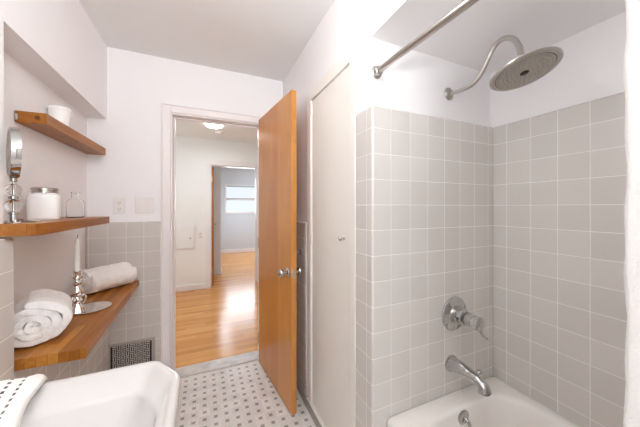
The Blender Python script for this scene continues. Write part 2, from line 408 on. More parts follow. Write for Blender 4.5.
bm = boxes(((0.15, 5.45, 0), (XFL, lx0, 2.41)), ((0.15, lx1, 0), (XFL, YF, 2.41)), ((0.15, lx0, 0), (XFL, lx1, wz0)), ((0.15, lx0, wz1), (XFL, lx1, 2.41)), ((0.0, YH + 0.12, 0), (0.055, 5.45, 2.41)))
struct('wall_far_left', bm, M['farwall'], 'grey side wall of the far room behind the inner door')
struct('wall_far_right', boxes(((3.2, YH + 0.2, 0), (3.3, YF, 2.41))), M['farwall'], 'far room side wall out of view')
struct('baseboard_far', boxes(((XFL, YF - 0.014, 0), (3.2, YF, 0.10)), ((XFL, 5.5, 0), (XFL + 0.014, YF - 0.014, 0.10))), M['trim'], 'white baseboard in the far room', bevel=0.004)
# far room windows: frame, sash rail, panes; blind on the back one
bm = boxes(((wx0, YF - 0.01, wz0), (wx0 + 0.04, YF + 0.1, wz1)), ((wx1 - 0.04, YF - 0.01, wz0), (wx1, YF + 0.1, wz1)), ((wx0 + 0.04, YF - 0.01, wz0), (wx1 - 0.04, YF + 0.1, wz0 + 0.04)),
           ((wx0 + 0.04, YF - 0.01, wz1 - 0.03), (wx1 - 0.04, YF + 0.1, wz1)), ((wx0 + 0.04, YF + 0.02, 1.50), (wx1 - 0.04, YF + 0.07, 1.56)))
w2 = struct('window_2', bm, M['trim'], 'white sash window with blinds in the far room back wall')
link('pane', boxes(((wx0 + 0.04, YF + 0.06, wz0 + 0.04), (wx1 - 0.04, YF + 0.065, wz1 - 0.03))), M['glass'], w2)
bm = boxes(((0.15, lx0, wz0), (XFL + 0.01, lx0 + 0.04, wz1)), ((0.15, lx1 - 0.04, wz0), (XFL + 0.01, lx1, wz1)), ((0.15, lx0 + 0.04, wz0), (XFL + 0.01, lx1 - 0.04, wz0 + 0.04)), ((0.15, lx0 + 0.04, wz1 - 0.04), (XFL + 0.01, lx1 - 0.04, wz1)))
w3 = struct('window_3', bm, M['trim'], 'window in the far room side wall, seen at a glancing angle')
link('pane', boxes(((0.2, lx0 + 0.04, wz0 + 0.04), (0.205, lx1 - 0.04, wz1 - 0.04))), M['glass'], w3)
bl = thing('window_blind', 'half-lowered white slatted blind over the far room window', 'blind', (0, YF, 0))
link('headrail', boxes(((wx0 + 0.045, -0.005, 1.885), (wx1 - 0.045, 0.015, 1.922))), plain('blind_rail_blue_grey', srgb(170, 186, 192), 0.5), bl)
bm = bmesh.new()
for k in range(12):
    z = 1.87 - k * 0.027
    box(bm, (wx0 + 0.05, -0.006, z), (wx1 - 0.05, 0.014, z + 0.0025))
link('slats', bm, M['plastic'], bl)
link('bottom_rail', boxes(((wx0 + 0.048, -0.006, 1.545), (wx1 - 0.048, 0.014, 1.562))), plain('blind_bottom_rail_grey', srgb(150, 152, 154), 0.5), bl)

# ------------------------------------------------------------------ doors
# bathroom door: open into the bathroom, hinge at the right jamb
hx, hy, fx, fy = 0.420, 2.226, 0.4985, 1.566
dl = math.hypot(fx - hx, fy - hy); ang = math.atan2(fy - hy, fx - hx)
d1 = bpy.data.objects.new('door_1', None); COL.objects.link(d1); d1.location = (hx, hy, 0.012); d1.rotation_euler = (0, 0, ang)
tag(d1, 'orange-brown wooden slab door standing open into the bathroom', 'door', kind='structure')
# local x runs along the leaf, y<0 is the side seen (turned to -X)
TH = 0.035; DH = 2.03
lf = link('door_leaf', boxes(((0, 0.0, 0), (dl, TH, DH))), [M['door'], M['dooredge']], d1, bevel=0.002)
for p in lf.data.polygons:
    if abs(p.normal.x) > 0.7 or abs(p.normal.z) > 0.7: p.material_index = 1
kx, kz = dl - 0.055, 0.880
def knobset(side):
    y0 = 0.0 if side < 0 else TH
    ax = (0, side, 0)
    ro = link('rose', lathe(bmesh.new(), [(0, 0), (0.031, 0), (0.031, 0.004), (0.022, 0.010), (0.013, 0.013), (0, 0.013)], (kx, y0, kz), ax), M['chrome'], d1, smooth=True)
    link('doorknob', lathe(bmesh.new(), [(0.010, 0.012), (0.010, 0.024), (0.016, 0.028), (0.024, 0.036), (0.0265, 0.046), (0.025, 0.056), (0.018, 0.063), (0.008, 0.066), (0, 0.066)], (kx, y0, kz), ax), M['chrome'], d1, smooth=True)
knobset(-1); knobset(1)
link('latch_plate', boxes(((dl - 0.001, 0.006, kz - 0.028), (dl + 0.0015, 0.029, kz + 0.028)), ((dl, 0.011, kz - 0.009), (dl + 0.006, 0.024, kz + 0.009))), M['nickel'], d1, bevel=0.0015)
for z in (0.2, 1.0, 1.82):
    link('hinge', lathe(bmesh.new(), [(0, -0.045), (0.006, -0.045), (0.006, 0.045), (0, 0.045)], (-0.004, 0.0, z), seg=12), M['nickel'], d1, smooth=True)
# door of the far room, seen on edge
d2 = struct('door_2', boxes(((0.118, YH + 0.13, 0.012), (0.153, YH + 0.13 + 0.68, 1.98))), [M['dooredge']], 'wooden inner door swung into the far room, seen on edge', bevel=0.002)
d2['category'] = 'door'
link('doorknob', lathe(bmesh.new(), [(0.024, 0), (0.024, 0.006), (0.01, 0.01), (0.01, 0.03), (0.026, 0.042), (0.026, 0.055), (0.012, 0.066), (0, 0.066)], (0.153, YH + 0.74, 0.99), (1, 0, 0)), M['nickel'], d2, smooth=True)
for z in (0.25, 1.78):
    link('hinge', boxes(((0.112, YH + 0.112, z - 0.045), (0.128, YH + 0.131, z + 0.045))), M['nickel'], d2, bevel=0.002)
# closet door, flush painted, with its frame
cy0, cy1 = 1.022, 1.625; ct = 2.055
bm = boxes(((XR - 0.020, cy0, 0.048), (XR, cy0 + 0.055, ct)), ((XR - 0.020, cy1 - 0.06, 0.048), (XR, cy1, ct)), ((XR - 0.020, cy0 + 0.055, ct - 0.062), (XR, cy1 - 0.06, ct)), ((XR - 0.026, cy0, 0.04), (XR, cy1, 0.052)))
struct('trim_4', bm, M['closet'], 'cream painted frame around the closet door', bevel=0.004)
d3 = struct('door_3', boxes(((XR - 0.010, cy0 + 0.058, 0.055), (XR + 0.0, cy1 - 0.063, ct - 0.065))), M['closet'], 'tall flush cream painted closet door', bevel=0.003)
d3['category'] = 'door'
link('knob', lathe(bmesh.new(), [(0.009, 0), (0.009, 0.003), (0.005, 0.006), (0.005, 0.013), (0.011, 0.018), (0.0125, 0.024), (0.009, 0.029), (0, 0.031)], (XR - 0.010, 1.142, 1.155), (-1, 0, 0), 20), M['chrome'], d3, smooth=True)
for z in (1.935, 1.11):
    link('hinge', boxes(((XR - 0.021, cy1 - 0.068, z - 0.035), (XR - 0.008, cy1 - 0.056, z + 0.035))), M['closet'], d3, bevel=0.003)

# ------------------------------------------------------------------ tub alcove
tub = bmesh.new()
tx0, tx1, ty0, ty1, tz = 0.690, XT - 0.001, -0.628, YT - 0.001, 0.43
L = [rrect(tx0 + 0.010, tx1, ty0, ty1, 0.004, 0.0), rrect(tx0 + 0.010, tx1, ty0, ty1, 0.004, tz - 0.045), rrect(tx0, tx1, ty0, ty1, 0.012, tz - 0.030),
     rrect(tx0, tx1, ty0, ty1, 0.020, tz - 0.012), rrect(tx0 + 0.004, tx1 - 0.002, ty0 + 0.002, ty1 - 0.002, 0.022, tz - 0.003), rrect(tx0 + 0.012, tx1 - 0.006, ty0 + 0.006, ty1 - 0.006, 0.026, tz),
     rrect(tx0 + 0.062, tx1 - 0.048, ty0 + 0.075, ty1 - 0.078, 0.120, tz), rrect(tx0 + 0.072, tx1 - 0.058, ty0 + 0.085, ty1 - 0.088, 0.125, tz - 0.004), rrect(tx0 + 0.080, tx1 - 0.066, ty0 + 0.095, ty1 - 0.095, 0.130, tz - 0.016),
     rrect(tx0 + 0.092, tx1 - 0.076, ty0 + 0.14, ty1 - 0.105, 0.135, tz - 0.10), rrect(tx0 + 0.110, tx1 - 0.092, ty0 + 0.22, ty1 - 0.125, 0.14, tz - 0.25), rrect(tx0 + 0.135, tx1 - 0.115, ty0 + 0.28, ty1 - 0.15, 0.14, tz - 0.32),
     rrect(tx0 + 0.19, tx1 - 0.17, ty0 + 0.36, ty1 - 0.21, 0.10, tz - 0.345)]
loft(tub, L)
t = tag(link('bathtub', tub, M['tub'], smooth=True, angle=60), 'white enamel bathtub with rounded rim in the tiled alcove', 'bathtub')
ov = thing('overflow_plate', 'round chrome overflow plate with trip lever inside the tub', 'overflow plate', (1.034, 0.798, 0.391))
link('plate', lathe(bmesh.new(), [(0, 0), (0.034, 0), (0.034, 0.003), (0.028, 0.008), (0.010, 0.011), (0, 0.011)], (0, 0, 0), (0, -1, -0.08)), M['chrome'], ov, smooth=True)
link('lever', tube(bmesh.new(), spline([(0, -0.008, 0.004), (0.002, -0.022, 0.0), (0.006, -0.030, -0.018), (0.009, -0.030, -0.040)], 5), [0.007]*6 + [0.0065]*5 + [0.008]*5, 10), M['chrome'], ov, smooth=True)
# tub spout
sp = thing('tub_spout', 'chrome curved tub spout with diverter knob', 'tub spout', (1.072, YT, 0.570))
pts = spline([(0, 0, 0), (0, -0.03, 0.004), (0, -0.065, 0.006), (0, -0.105, 0.004), (0, -0.135, 0.000), (0, -0.160, -0.014), (0, -0.168, -0.036)], 6)
n = len(pts); rs = []
for i in range(n):
    u = i / (n - 1)
    rs.append(0.036 - 0.015 * (u / 0.5) if u < 0.5 else 0.021 + 0.004 * max(0, (u - 0.75) / 0.25))
link('spout_body', tube(bmesh.new(), pts, rs, 20), M['chrome'], sp, smooth=True)
link('mouth', lathe(bmesh.new(), [(0, 0), (0.019, 0), (0.019, 0.002), (0, 0.002)], (0, -0.1685, -0.0365), (0, -0.1, -1), 18), M['black'], sp, smooth=True)
link('diverter_knob', lathe(bmesh.new(), [(0.004, 0), (0.004, 0.016), (0.010, 0.020), (0.011, 0.026), (0.006, 0.030), (0, 0.030)], (0, -0.138, 0.016), (0, -0.25, 1), 16), M['chrome'], sp, smooth=True)
link('wall_ring', lathe(bmesh.new(), [(0.036, 0), (0.039, 0.003), (0.039, 0.008), (0.033, 0.012)], (0, 0, 0), (0, -1, 0)), M['chrome'], sp, smooth=True)
# shower valve
va = thing('shower_valve', 'chrome shower valve with round escutcheon and lever on tile', 'shower valve', (1.096, YT, 0.800))
link('escutcheon', lathe(bmesh.new(), [(0, 0), (0.080, 0), (0.080, 0.004), (0.074, 0.010), (0.050, 0.014), (0.046, 0.018), (0.0, 0.018)], (0, 0, 0), (0, -1, 0), 40), M['chrome'], va, smooth=True)
link('sleeve', lathe(bmesh.new(), [(0.040, 0.015), (0.040, 0.032), (0.033, 0.036), (0.033, 0.052), (0.035, 0.054), (0.035, 0.060), (0.027, 0.063)], (0, 0, 0), (0, -1, 0), 32), M['chrome'], va, smooth=True)
hb = link('handle', lathe(bmesh.new(), [(0.027, 0.060), (0.027, 0.082), (0.031, 0.085), (0.032, 0.100), (0.028, 0.103), (0.028, 0.118), (0.031, 0.121), (0.030, 0.132), (0.022, 0.138), (0.010, 0.141), (0, 0.141)], (0, 0, 0), (0, -1, 0), 32), M['chrome'], va, smooth=True)
link('lever', tube(bmesh.new(), spline([(0.010, -0.122, -0.024), (0.018, -0.124, -0.044), (0.030, -0.128, -0.062), (0.044, -0.131, -0.074)], 5), [0.0075]*4 + [0.006]*6 + [0.0055]*3 + [0.0075]*3, 12), M['chrome'], hb, smooth=True)
link('gap_shade_ring', lathe(bmesh.new(), [(0.0285, 0.060), (0.0285, 0.072), (0.026, 0.073), (0.026, 0.060)], (0, 0, 0), (0, -1, 0), 28), M['darkgrey'], va, smooth=True)  # dark ring added as the shade in the gap behind the handle
link('stop_screw', lathe(bmesh.new(), [(0.006, 0), (0.006, 0.008), (0, 0.009)], (-0.030, -0.045, 0.0), (-0.6, -0.8, 0), 12), M['black'], va, smooth=True)
# shower arm and rain head
sh = thing('rain_shower_head', 'large round brushed nickel rain shower head on a curved arm', 'shower head', (1.105, YA, 1.868))
link('wall_flange', lathe(bmesh.new(), [(0, 0), (0.030, 0), (0.030, 0.003), (0.022, 0.010), (0.012, 0.014), (0, 0.014)], (0, 0, 0), (0, -1, 0)), M['nickel'], sh, smooth=True)
link('arm', tube(bmesh.new(), spline([(0, 0, 0), (0, -0.045, -0.007), (0, -0.090, -0.010), (0, -0.126, -0.007), (0, -0.161, 0.016), (0, -0.192, 0.062), (0, -0.218, 0.104), (0, -0.256, 0.121), (0, -0.295, 0.100), (0, -0.316, 0.060), (0, -0.322, 0.034), (0, -0.326, 0.005)], 6), [0.0080 + 0.0030 * k / 66 for k in range(67)], 14), M['nickel'], sh, smooth=True)
prof = [(0.0, 0.052), (0.019, 0.052), (0.019, 0.040), (0.026, 0.034), (0.034, 0.026), (0.050, 0.017), (0.054, 0.008), (0.085, 0.002), (0.105, -0.002), (0.112, -0.007), (0.112, -0.011), (0.107, -0.015), (0.096, -0.015), (0.093, -0.012), (0.0, -0.012)]
tilt = Euler((math.radians(-14), math.radians(-1), 0))
hd = link('shower_disc', lathe(bmesh.new(), prof, seg=56), M['nickel'], sh, smooth=True, angle=35, loc=(-0.006, -0.335, -0.040), rot=tilt)
bm = lathe(bmesh.new(), [(0, -0.0125), (0.092, -0.0125), (0.092, -0.0145), (0, -0.015)], seg=48)
link('nozzle_plate', bm, M['nickel_face'], hd, smooth=True)
bm = bmesh.new()
for r, k in ((0.026, 10), (0.041, 16), (0.055, 22), (0.069, 28), (0.083, 34)):
    for i in range(k):
        a = 2*PI*i/k + r*40
        lathe(bm, [(0.0026, 0.0), (0.0022, 0.0035), (0, 0.004)], (r*math.cos(a), r*math.sin(a), -0.0145), (0, 0, -1), 6)
tag(link('nozzles', bm, M['nickel'], hd, smooth=True), 'rings of small spray nozzles', kind='stuff')
link('groove_shade_ring', lathe(bmesh.new(), [(0.0925, -0.0118), (0.0955, -0.0118), (0.0955, -0.0135), (0.0925, -0.0135), (0.0925, -0.0118)], seg=48), M['darkgrey'], hd, smooth=True)  # shade of the rim groove, put in as a dark ring
link('center_screw', lathe(bmesh.new(), [(0.014, 0), (0.014, 0.002), (0.008, 0.003), (0, 0.003)], (0, 0, -0.0148), (0, 0, -1), 20), M['black'], hd, smooth=True)
# curtain rod and curtain
rd = thing('shower_curtain_rod', 'brushed nickel shower curtain rod across the tub opening', 'curtain rod', (0.672, YA, 1.884))
link('rod', tube(bmesh.new(), [(0, -0.012, 0), (0, -YA - 0.645, -0.024)], 0.0125, 20), M['nickel'], rd, smooth=True)
for y, sgn in ((0.0, -1), (-YA - 0.659, 1)):
    link('wall_flange', lathe(bmesh.new(), [(0, 0), (0.027, 0), (0.027, 0.005), (0.020, 0.008), (0.019, 0.024), (0.0155, 0.026), (0.013, 0.026)], (0, y, 0 if sgn < 0 else -0.024), (0, sgn, 0), 28), M['nickel'], rd, smooth=True)
bm = bmesh.new(); rows = []
NS, NZ = 90, 44
for iz in range(NZ + 1):
    fz = iz / NZ; z = 1.815 - fz * 1.60; row = []
    for s in range(NS + 1):
        u = s / NS
        y = 0.198 - u * 0.62 + (0.0014 * math.sin(iz * 1.9) + 0.0012 * math.sin(iz * 0.83 + 1)) * max(0, 1 - u * 8)
        x = 0.655 + (0.022 + 0.008 * fz) * math.sin(u * 2*PI*6.5 + 1.2 + 0.5 * math.sin(fz * 2.3)) * min(1, (u * 5) ** 2)
        row.append(bm.verts.new((min(x, 0.683) , y, z)))
    rows.append(row)
for a, b in zip(rows, rows[1:]):
    for s in range(NS): bm.faces.new((a[s], a[s+1], b[s+1], b[s]))
cu = thing('shower_curtain', 'white textured cloth shower curtain hanging at the tub side', 'shower curtain', (0, 0, 0))
c = link('cloth', bm, M['curtain'], cu, smooth=True)
md = c.modifiers.new('t', 'SOLIDIFY'); md.thickness = 0.004
for k in range(7):
    y = 0.18 - k * 0.098
    bm = tube(bmesh.new(), [(0.668 + 0.026 * math.cos(a), y, 1.850 + 0.034 * math.sin(a)) for a in [2*PI*i/18 for i in range(19)]], 0.0018, 8)
    link('hook', bm, M['chrome'], cu, smooth=True)

# ------------------------------------------------------------------ niche shelves
bm = prism(bmesh.new(), [(-0.7305, 1.53), (-0.627, 1.53), (-0.627, YB), (-0.731, YB)], 1.670, 1.718)
s1 = tag(link('floating_shelf', bm, M['shelf'], bevel=0.002), 'upper brown wooden floating shelf high in the niche, holding a white pot', 'shelf', 'wooden shelves in the niche')
link('bracket_cover', boxes(((-0.729, 1.525, 1.678), (-0.719, 1.532, 1.704))), M['nickel'], s1, bevel=0.002)
bm = prism(bmesh.new(), [(-0.7305, NY0 + 0.001), (-0.6195, NY0 - 0.001), (-0.6195, 1.193), (-0.519, 1.193), (-0.508, 1.213), (-0.516, 1.944), (-0.7305, 1.944)], 1.2135, 1.2540)
# the stretch in front of the wall edge
s2 = tag(link('floating_shelf', bm, M['shelf'], bevel=0.002), 'middle wooden shelf at eye level carrying the mirror, canister and bottle', 'shelf', 'wooden shelves in the niche')
bm = prism(bmesh.new(), [(-0.731, 1.246), (-0.402, 1.246), (-0.427, YB - 0.026), (-0.731, YB - 0.026)], 0.746, 0.785)
s3 = tag(link('floating_shelf', bm, M['block'], bevel=0.002), 'lowest, deepest wooden shelf with two rolled towels and a candlestick', 'shelf', 'wooden shelves in the niche')

# pot on the upper shelf
bm = lathe(bmesh.new(), [(0, 0), (0.035, 0), (0.037, 0.004), (0.040, 0.048), (0.043, 0.086), (0.047, 0.088), (0.048, 0.097), (0.046, 0.101), (0.043, 0.101), (0.040, 0.090), (0.036, 0.012), (0, 0.010)], seg=96, flute=(2, 4, 0.018, 24))
tag(link('ramekin', bm, M['ceramic'], smooth=True, loc=(-0.682, 1.785, 1.719)), 'white fluted ceramic pot on the upper shelf', 'pot')
ZS = 1.2540
# vanity mirror
vm = thing('vanity_mirror', 'round chrome tabletop mirror on clear ball stem, near end of shelf', 'mirror', (-0.622, 1.300, ZS))
link('base', lathe(bmesh.new(), [(0, 0), (0.056, 0), (0.056, 0.003), (0.050, 0.006), (0.014, 0.010), (0.010, 0.014), (0, 0.014)], (0.008, 0.012, 0)), M['chrome'], vm, smooth=True)
link('stem', lathe(bmesh.new(), [(0.011, 0.008), (0.011, 0.030), (0.014, 0.032), (0.014, 0.037), (0.003, 0.039), (0.003, 0.145), (0.010, 0.147), (0.010, 0.158), (0, 0.158)], (0, 0, 0), seg=24), M['chrome'], vm, smooth=True)
for zc, r in ((0.060, 0.023), (0.118, 0.021)):
    link('ball', lathe(bmesh.new(), [(max(0.0032, r*math.sin(a)), zc - r*math.cos(a)) for a in [PI*i/16 for i in range(17)]], seg=32), M['acrylic'], vm, smooth=True)
link('collar', lathe(bmesh.new(), [(0.006, 0.083), (0.013, 0.085), (0.013, 0.094), (0.006, 0.096)], seg=24), M['chrome'], vm, smooth=True)
nrm = Vector((-0.865, -0.50, 0.0)).normalized(); cc = Vector((0, 0, 0.249))
fr = link('mirror_frame', lathe(bmesh.new(), [(0.084, 0.012), (0.090, 0.012), (0.091, 0.0), (0.090, -0.012), (0.084, -0.012), (0.083, -0.010), (0.083, 0.010), (0.084, 0.012)], cc, nrm, 48), M['chrome'], vm, smooth=True)
link('mirror_glass', lathe(bmesh.new(), [(0, 0.009), (0.0835, 0.009), (0.0835, -0.009), (0, -0.009)], cc, nrm, 48), M['mirror'], vm, smooth=True, angle=30)
# canister
def sq(hw, rr, z): return rrect(-hw, hw, -hw, hw, rr, z, 6)
bm = loft(bmesh.new(), [sq(0.046, 0.018, 0), sq(0.0495, 0.019, 0.004), sq(0.050, 0.019, 0.012), sq(0.050, 0.019, 0.098), sq(0.0485, 0.020, 0.106), sq(0.043, 0.030, 0.112), sq(0.040, 0.0395, 0.114), sq(0.040, 0.0395, 0.118)])
cn = tag(link('canister', bm, M['ceramic'], smooth=True, loc=(-0.640, 1.545, ZS), rot=(0, 0, math.radians(14))),
         'white square-shouldered canister with a metal lid on the middle shelf', 'canister')
link('lid', lathe(bmesh.new(), [(0, 0.118), (0.042, 0.118), (0.043, 0.119), (0.043, 0.123), (0.040, 0.124), (0.040, 0.127), (0.0435, 0.128), (0.0435, 0.138), (0.041, 0.140), (0, 0.140)], seg=48), M['nickel'], cn, smooth=True)
# small dark box
bm = boxes(((-0.012, -0.012, 0), (0.012, 0.012, 0.045)))
db = tag(link('dark_box', bm, M['darkgrey'], bevel=0.002, loc=(-0.655, 1.685, ZS)), 'small dark grey box between the canister and the glass bottle', 'box')
# glass bottle with a handle
gb = tag(link('glass_bottle', lathe(bmesh.new(), [(0, 0), (0.034, 0), (0.037, 0.004), (0.037, 0.078), (0.032, 0.092), (0.020, 0.102), (0.0165, 0.108), (0.0165, 0.128), (0.020, 0.131), (0.020, 0.136), (0.016, 0.137), (0.0135, 0.130), (0.0135, 0.108), (0.018, 0.100), (0.030, 0.090), (0.0358, 0.077), (0.0358, 0.005), (0.032, 0.003), (0, 0.003)], seg=40), M['glass'], smooth=True, loc=(-0.630, 1.815, ZS)),
         'small clear glass bottle at the far end of the middle shelf', 'bottle')
# rolled towels on the bench
def rolled(name, label, loc, rotz, W, Hh, Ln, turns, th, seed):
    rnd = random.Random(seed); n = int(turns * 30); a0 = 0.6
    mid = []
    for i in range(n + 1):
        u = i / n; a = a0 + u * turns * 2*PI
        r = 0.14 + 0.86 * u - th / W
        wob = 1 + 0.03 * math.sin(3 * a + seed) + 0.02 * math.sin(5.3 * a)
        x = 0.5 * W * r * wob * math.cos(a); z = 0.5 * Hh * r * wob * math.sin(a)
        if z < 0: z *= 0.93
        mid.append(Vector((x, 0, z)))
    outl, inl = [], []
    for i, p in enumerate(mid):
        t = (mid[min(i+1, n)] - mid[max(i-1, 0)]).normalized(); nn = Vector((t.z, 0, -t.x))
        e = th * 0.5 * (0.55 if i in (0, n) else 1.0)
        outl.append(p + nn * e); inl.append(p - nn * e)
    loop = outl + inl[::-1]
    zmin = min(p.z for p in loop); loop = [p - Vector((0, 0, zmin)) for p in loop]
    ctr = sum(loop, Vector()) / len(loop)
    stations = [(0.0, 0.955, 0.012), (0.012, 0.992, 0.006), (0.03, 1.0, 0)] + [(k / 14, 1.0, 0) for k in range(1, 14)] + [(0.97, 1.0, 0), (1.0, 0.965, 0)]
    loops = []
    for v, sc, _ in stations:
        lp = []
        for k, p in enumerate(loop):
            q = ctr + (p - ctr) * (sc + 0.012 * math.sin(v * 9 + k * 0.12 + seed))
            a = math.atan2(p.z - ctr.z, p.x - ctr.x)
            dy = 0.006 * math.sin(k * 0.21 + seed) + (0.02 if v > 0.5 else -0.0) * 0
            q = Vector((q.x, v * Ln + dy * (1 - min(1, v * 4)), max(q.z, 0.0)))
            lp.append(q)
        loops.append(lp)
    bm = loft(bmesh.new(), loops, False, False)
    m = len(mid)
    bm.verts.ensure_lookup_table(); tot = len(loop)
    for base in (0, (len(loops) - 1) * tot):
        for i in range(m - 1):
            bm.faces.new([bm.verts[base + k] for k in (i, i + 1, tot - 2 - i, tot - 1 - i)])
    o = link(name, bm, M['terry'], smooth=True, sub=2, loc=loc, rot=(0, 0, rotz))
    tx = bpy.data.textures.new('towel_fluff', 'CLOUDS'); tx.noise_scale = 0.035; tx.noise_depth = 2
    d = o.modifiers.new('d', 'DISPLACE'); d.texture = tx; d.strength = 0.010; d.mid_level = 0.55; d.texture_coords = 'LOCAL'
    return o
tw1 = rolled('rolled_towel', '', (-0.580, 1.330, 0.789), math.radians(20), 0.222, 0.180, 0.22, 3.2, 0.027, 1.0)
tag(tw1, 'white rolled terry towel at the near end of the bench shelf', 'towel', 'rolled white towels on the bench')
tw2 = rolled('rolled_towel', '', (-0.655, 1.985, 0.790), math.radians(-42), 0.190, 0.180, 0.265, 3.0, 0.025, 2.4)
tag(tw2, 'white rolled terry towel lying against the back wall behind the candlestick', 'towel', 'rolled white towels on the bench')

# candlestick, plate, candle
pl = tag(link('silver_plate', lathe(bmesh.new(), [(0, 0), (0.068, 0), (0.086, 0.005), (0.089, 0.007), (0.085, 0.008), (0.068, 0.004), (0, 0.004)], seg=56), M['silver'], smooth=True, loc=(-0.537, 1.718, 0.785)),
         'round polished silver plate under the candlestick', 'plate')
cs = thing('candlestick', 'ornate silver candlestick standing on a silver plate', 'candlestick', (-0.577, 1.682, 0.7895))
link('foot', lathe(bmesh.new(), [(0, 0), (0.034, 0), (0.035, 0.006), (0.031, 0.012), (0.029, 0.020), (0.025, 0.026), (0.018, 0.034), (0.014, 0.042), (0, 0.042)], seg=40, flute=(1, 6, 0.04, 8)), M['silver'], cs, smooth=True)
link('stem', lathe(bmesh.new(), [(0, 0.040), (0.013, 0.040), (0.021, 0.050), (0.022, 0.058), (0.012, 0.068), (0.010, 0.074), (0.019, 0.084), (0.025, 0.096), (0.024, 0.106), (0.014, 0.118), (0.011, 0.128), (0.018, 0.138), (0.019, 0.146), (0.011, 0.156), (0.012, 0.164), (0, 0.164)], seg=32), M['silver'], cs, smooth=True)
link('cup', lathe(bmesh.new(), [(0, 0.163), (0.012, 0.163), (0.022, 0.172), (0.026, 0.176), (0.022, 0.178), (0.016, 0.180), (0.018, 0.200), (0.021, 0.203), (0.018, 0.205), (0.0118, 0.205), (0.0118, 0.190), (0, 0.190)], seg=32), M['silver'], cs, smooth=True)
for a in (0.3, 0.3 + 2*PI/3, 0.3 + 4*PI/3):
    bm = tube(bmesh.new(), spline([(0.012*math.cos(a), 0.012*math.sin(a), 0.072), (0.026*math.cos(a), 0.026*math.sin(a), 0.080), (0.034*math.cos(a), 0.034*math.sin(a), 0.066), (0.028*math.cos(a), 0.028*math.sin(a), 0.048), (0.022*math.cos(a), 0.022*math.sin(a), 0.036)], 5), 0.0036, 10)
    link('scroll', bm, M['silver'], cs, smooth=True)
ca = tag(link('candle', lathe(bmesh.new(), [(0, 0), (0.0112, 0), (0.0108, 0.080), (0.0095, 0.165), (0.006, 0.172), (0, 0.172)], seg=24), M['wax'], smooth=True, loc=(-0.577, 1.682, 0.9805)),
         'white taper candle in the silver candlestick', 'candle')
link('wick', tube(bmesh.new(), [(0, 0, 0.168), (0.001, 0, 0.180), (0.004, 0, 0.192)], 0.0013, 8), M['darkgrey'], ca, smooth=True)

# ------------------------------------------------------------------ plates on the back wall, vent
ou = thing('wall_outlet', 'white double outlet plate on the back wall above the tile', 'outlet', (-0.546, YB, 1.320))
link('cover_plate', boxes(((-0.037, -0.006, -0.058), (0.037, 0, 0.058))), M['plastic'], ou, bevel=0.003)
for z in (0.022, -0.022):
    s = link('socket', boxes(((-0.017, -0.0085, z - 0.016), (0.017, -0.005, z + 0.016))), M['plastic'], ou, bevel=0.003)
    link('slots', boxes(((-0.009, -0.0092, z - 0.004), (-0.006, -0.008, z + 0.007)), ((0.006, -0.0092, z - 0.003), (0.009, -0.008, z + 0.006)), ((-0.0025, -0.0092, z - 0.012), (0.0025, -0.008, z - 0.007))), M['hole'], s)
sw = thing('light_switch', 'white double rocker switch plate beside the doorway casing', 'switch', (-0.395, YB, 1.323))
link('cover_plate', boxes(((-0.060, -0.006, -0.060), (0.060, 0, 0.060))), M['plastic'], sw, bevel=0.003)
for x in (-0.024, 0.024):
    link('rocker', boxes(((x - 0.017, -0.0095, -0.034), (x + 0.017, -0.005, 0.034))), M['plastic'], sw, bevel=0.002)
YV = YB - 0.025
ve = thing('vent_grille', 'dark basketweave metal vent grille low on the tiled wall', 'vent', (-0.471, YV, 0.262))
w, h = 0.142, 0.092
link('frame', boxes(((-w, -0.008, -h), (-w + 0.020, 0, h)), ((w - 0.020, -0.008, -h), (w, 0, h)), ((-w + 0.020, -0.008, -h), (w - 0.020, 0, -h + 0.016)), ((-w + 0.020, -0.008, h - 0.016), (w - 0.020, 0, h))), plain('vent_frame_paint', srgb(172, 165, 159), 0.4), ve, bevel=0.002)
link('backing', boxes(((-w + 0.018, -0.0015, -h + 0.014), (w - 0.018, 0, h - 0.014))), M['black'], ve)
bm = bmesh.new(); c = 0.0250; y0, y1 = -0.006, -0.0015
nx = int((2*w - 0.04) / c); nz = int((2*h - 0.032) / c)
ox = -nx * c / 2; oz = -nz * c / 2
for i in range(nx):
    for k in range(nz):
        a0, b0 = ox + i*c, oz + k*c; e = 0.0012
        for s in range(2):
            q = s * c / 2 + 0.0036
            if (i + k) % 2: box(bm, (a0 + e, y0, b0 + q), (a0 + c - e, y1, b0 + q + 0.0053))
            else: box(bm, (a0 + q, y0, b0 + e), (a0 + q + 0.0053, y1, b0 + c - e))
link('grille', bm, plain('vent_weave_metal', srgb(196, 190, 184), 0.45), ve)
bm = None
# towel bar behind the door
tb = thing('towel_bar', 'chrome towel bar on the tiled wall behind the wooden door', 'towel bar', (XR - 0.025, 1.72, 1.0))
for y in (0.0, 0.46):
    link('bracket', boxes(((-0.012, y - 0.018, -0.018), (0, y + 0.018, 0.018)), ((-0.050, y - 0.010, -0.010), (-0.012, y + 0.010, 0.010))), M['chrome'], tb, bevel=0.003)
link('bar', tube(bmesh.new(), [(-0.040, 0.0, 0), (-0.040, 0.46, 0)], 0.008, 14), M['chrome'], tb, smooth=True)

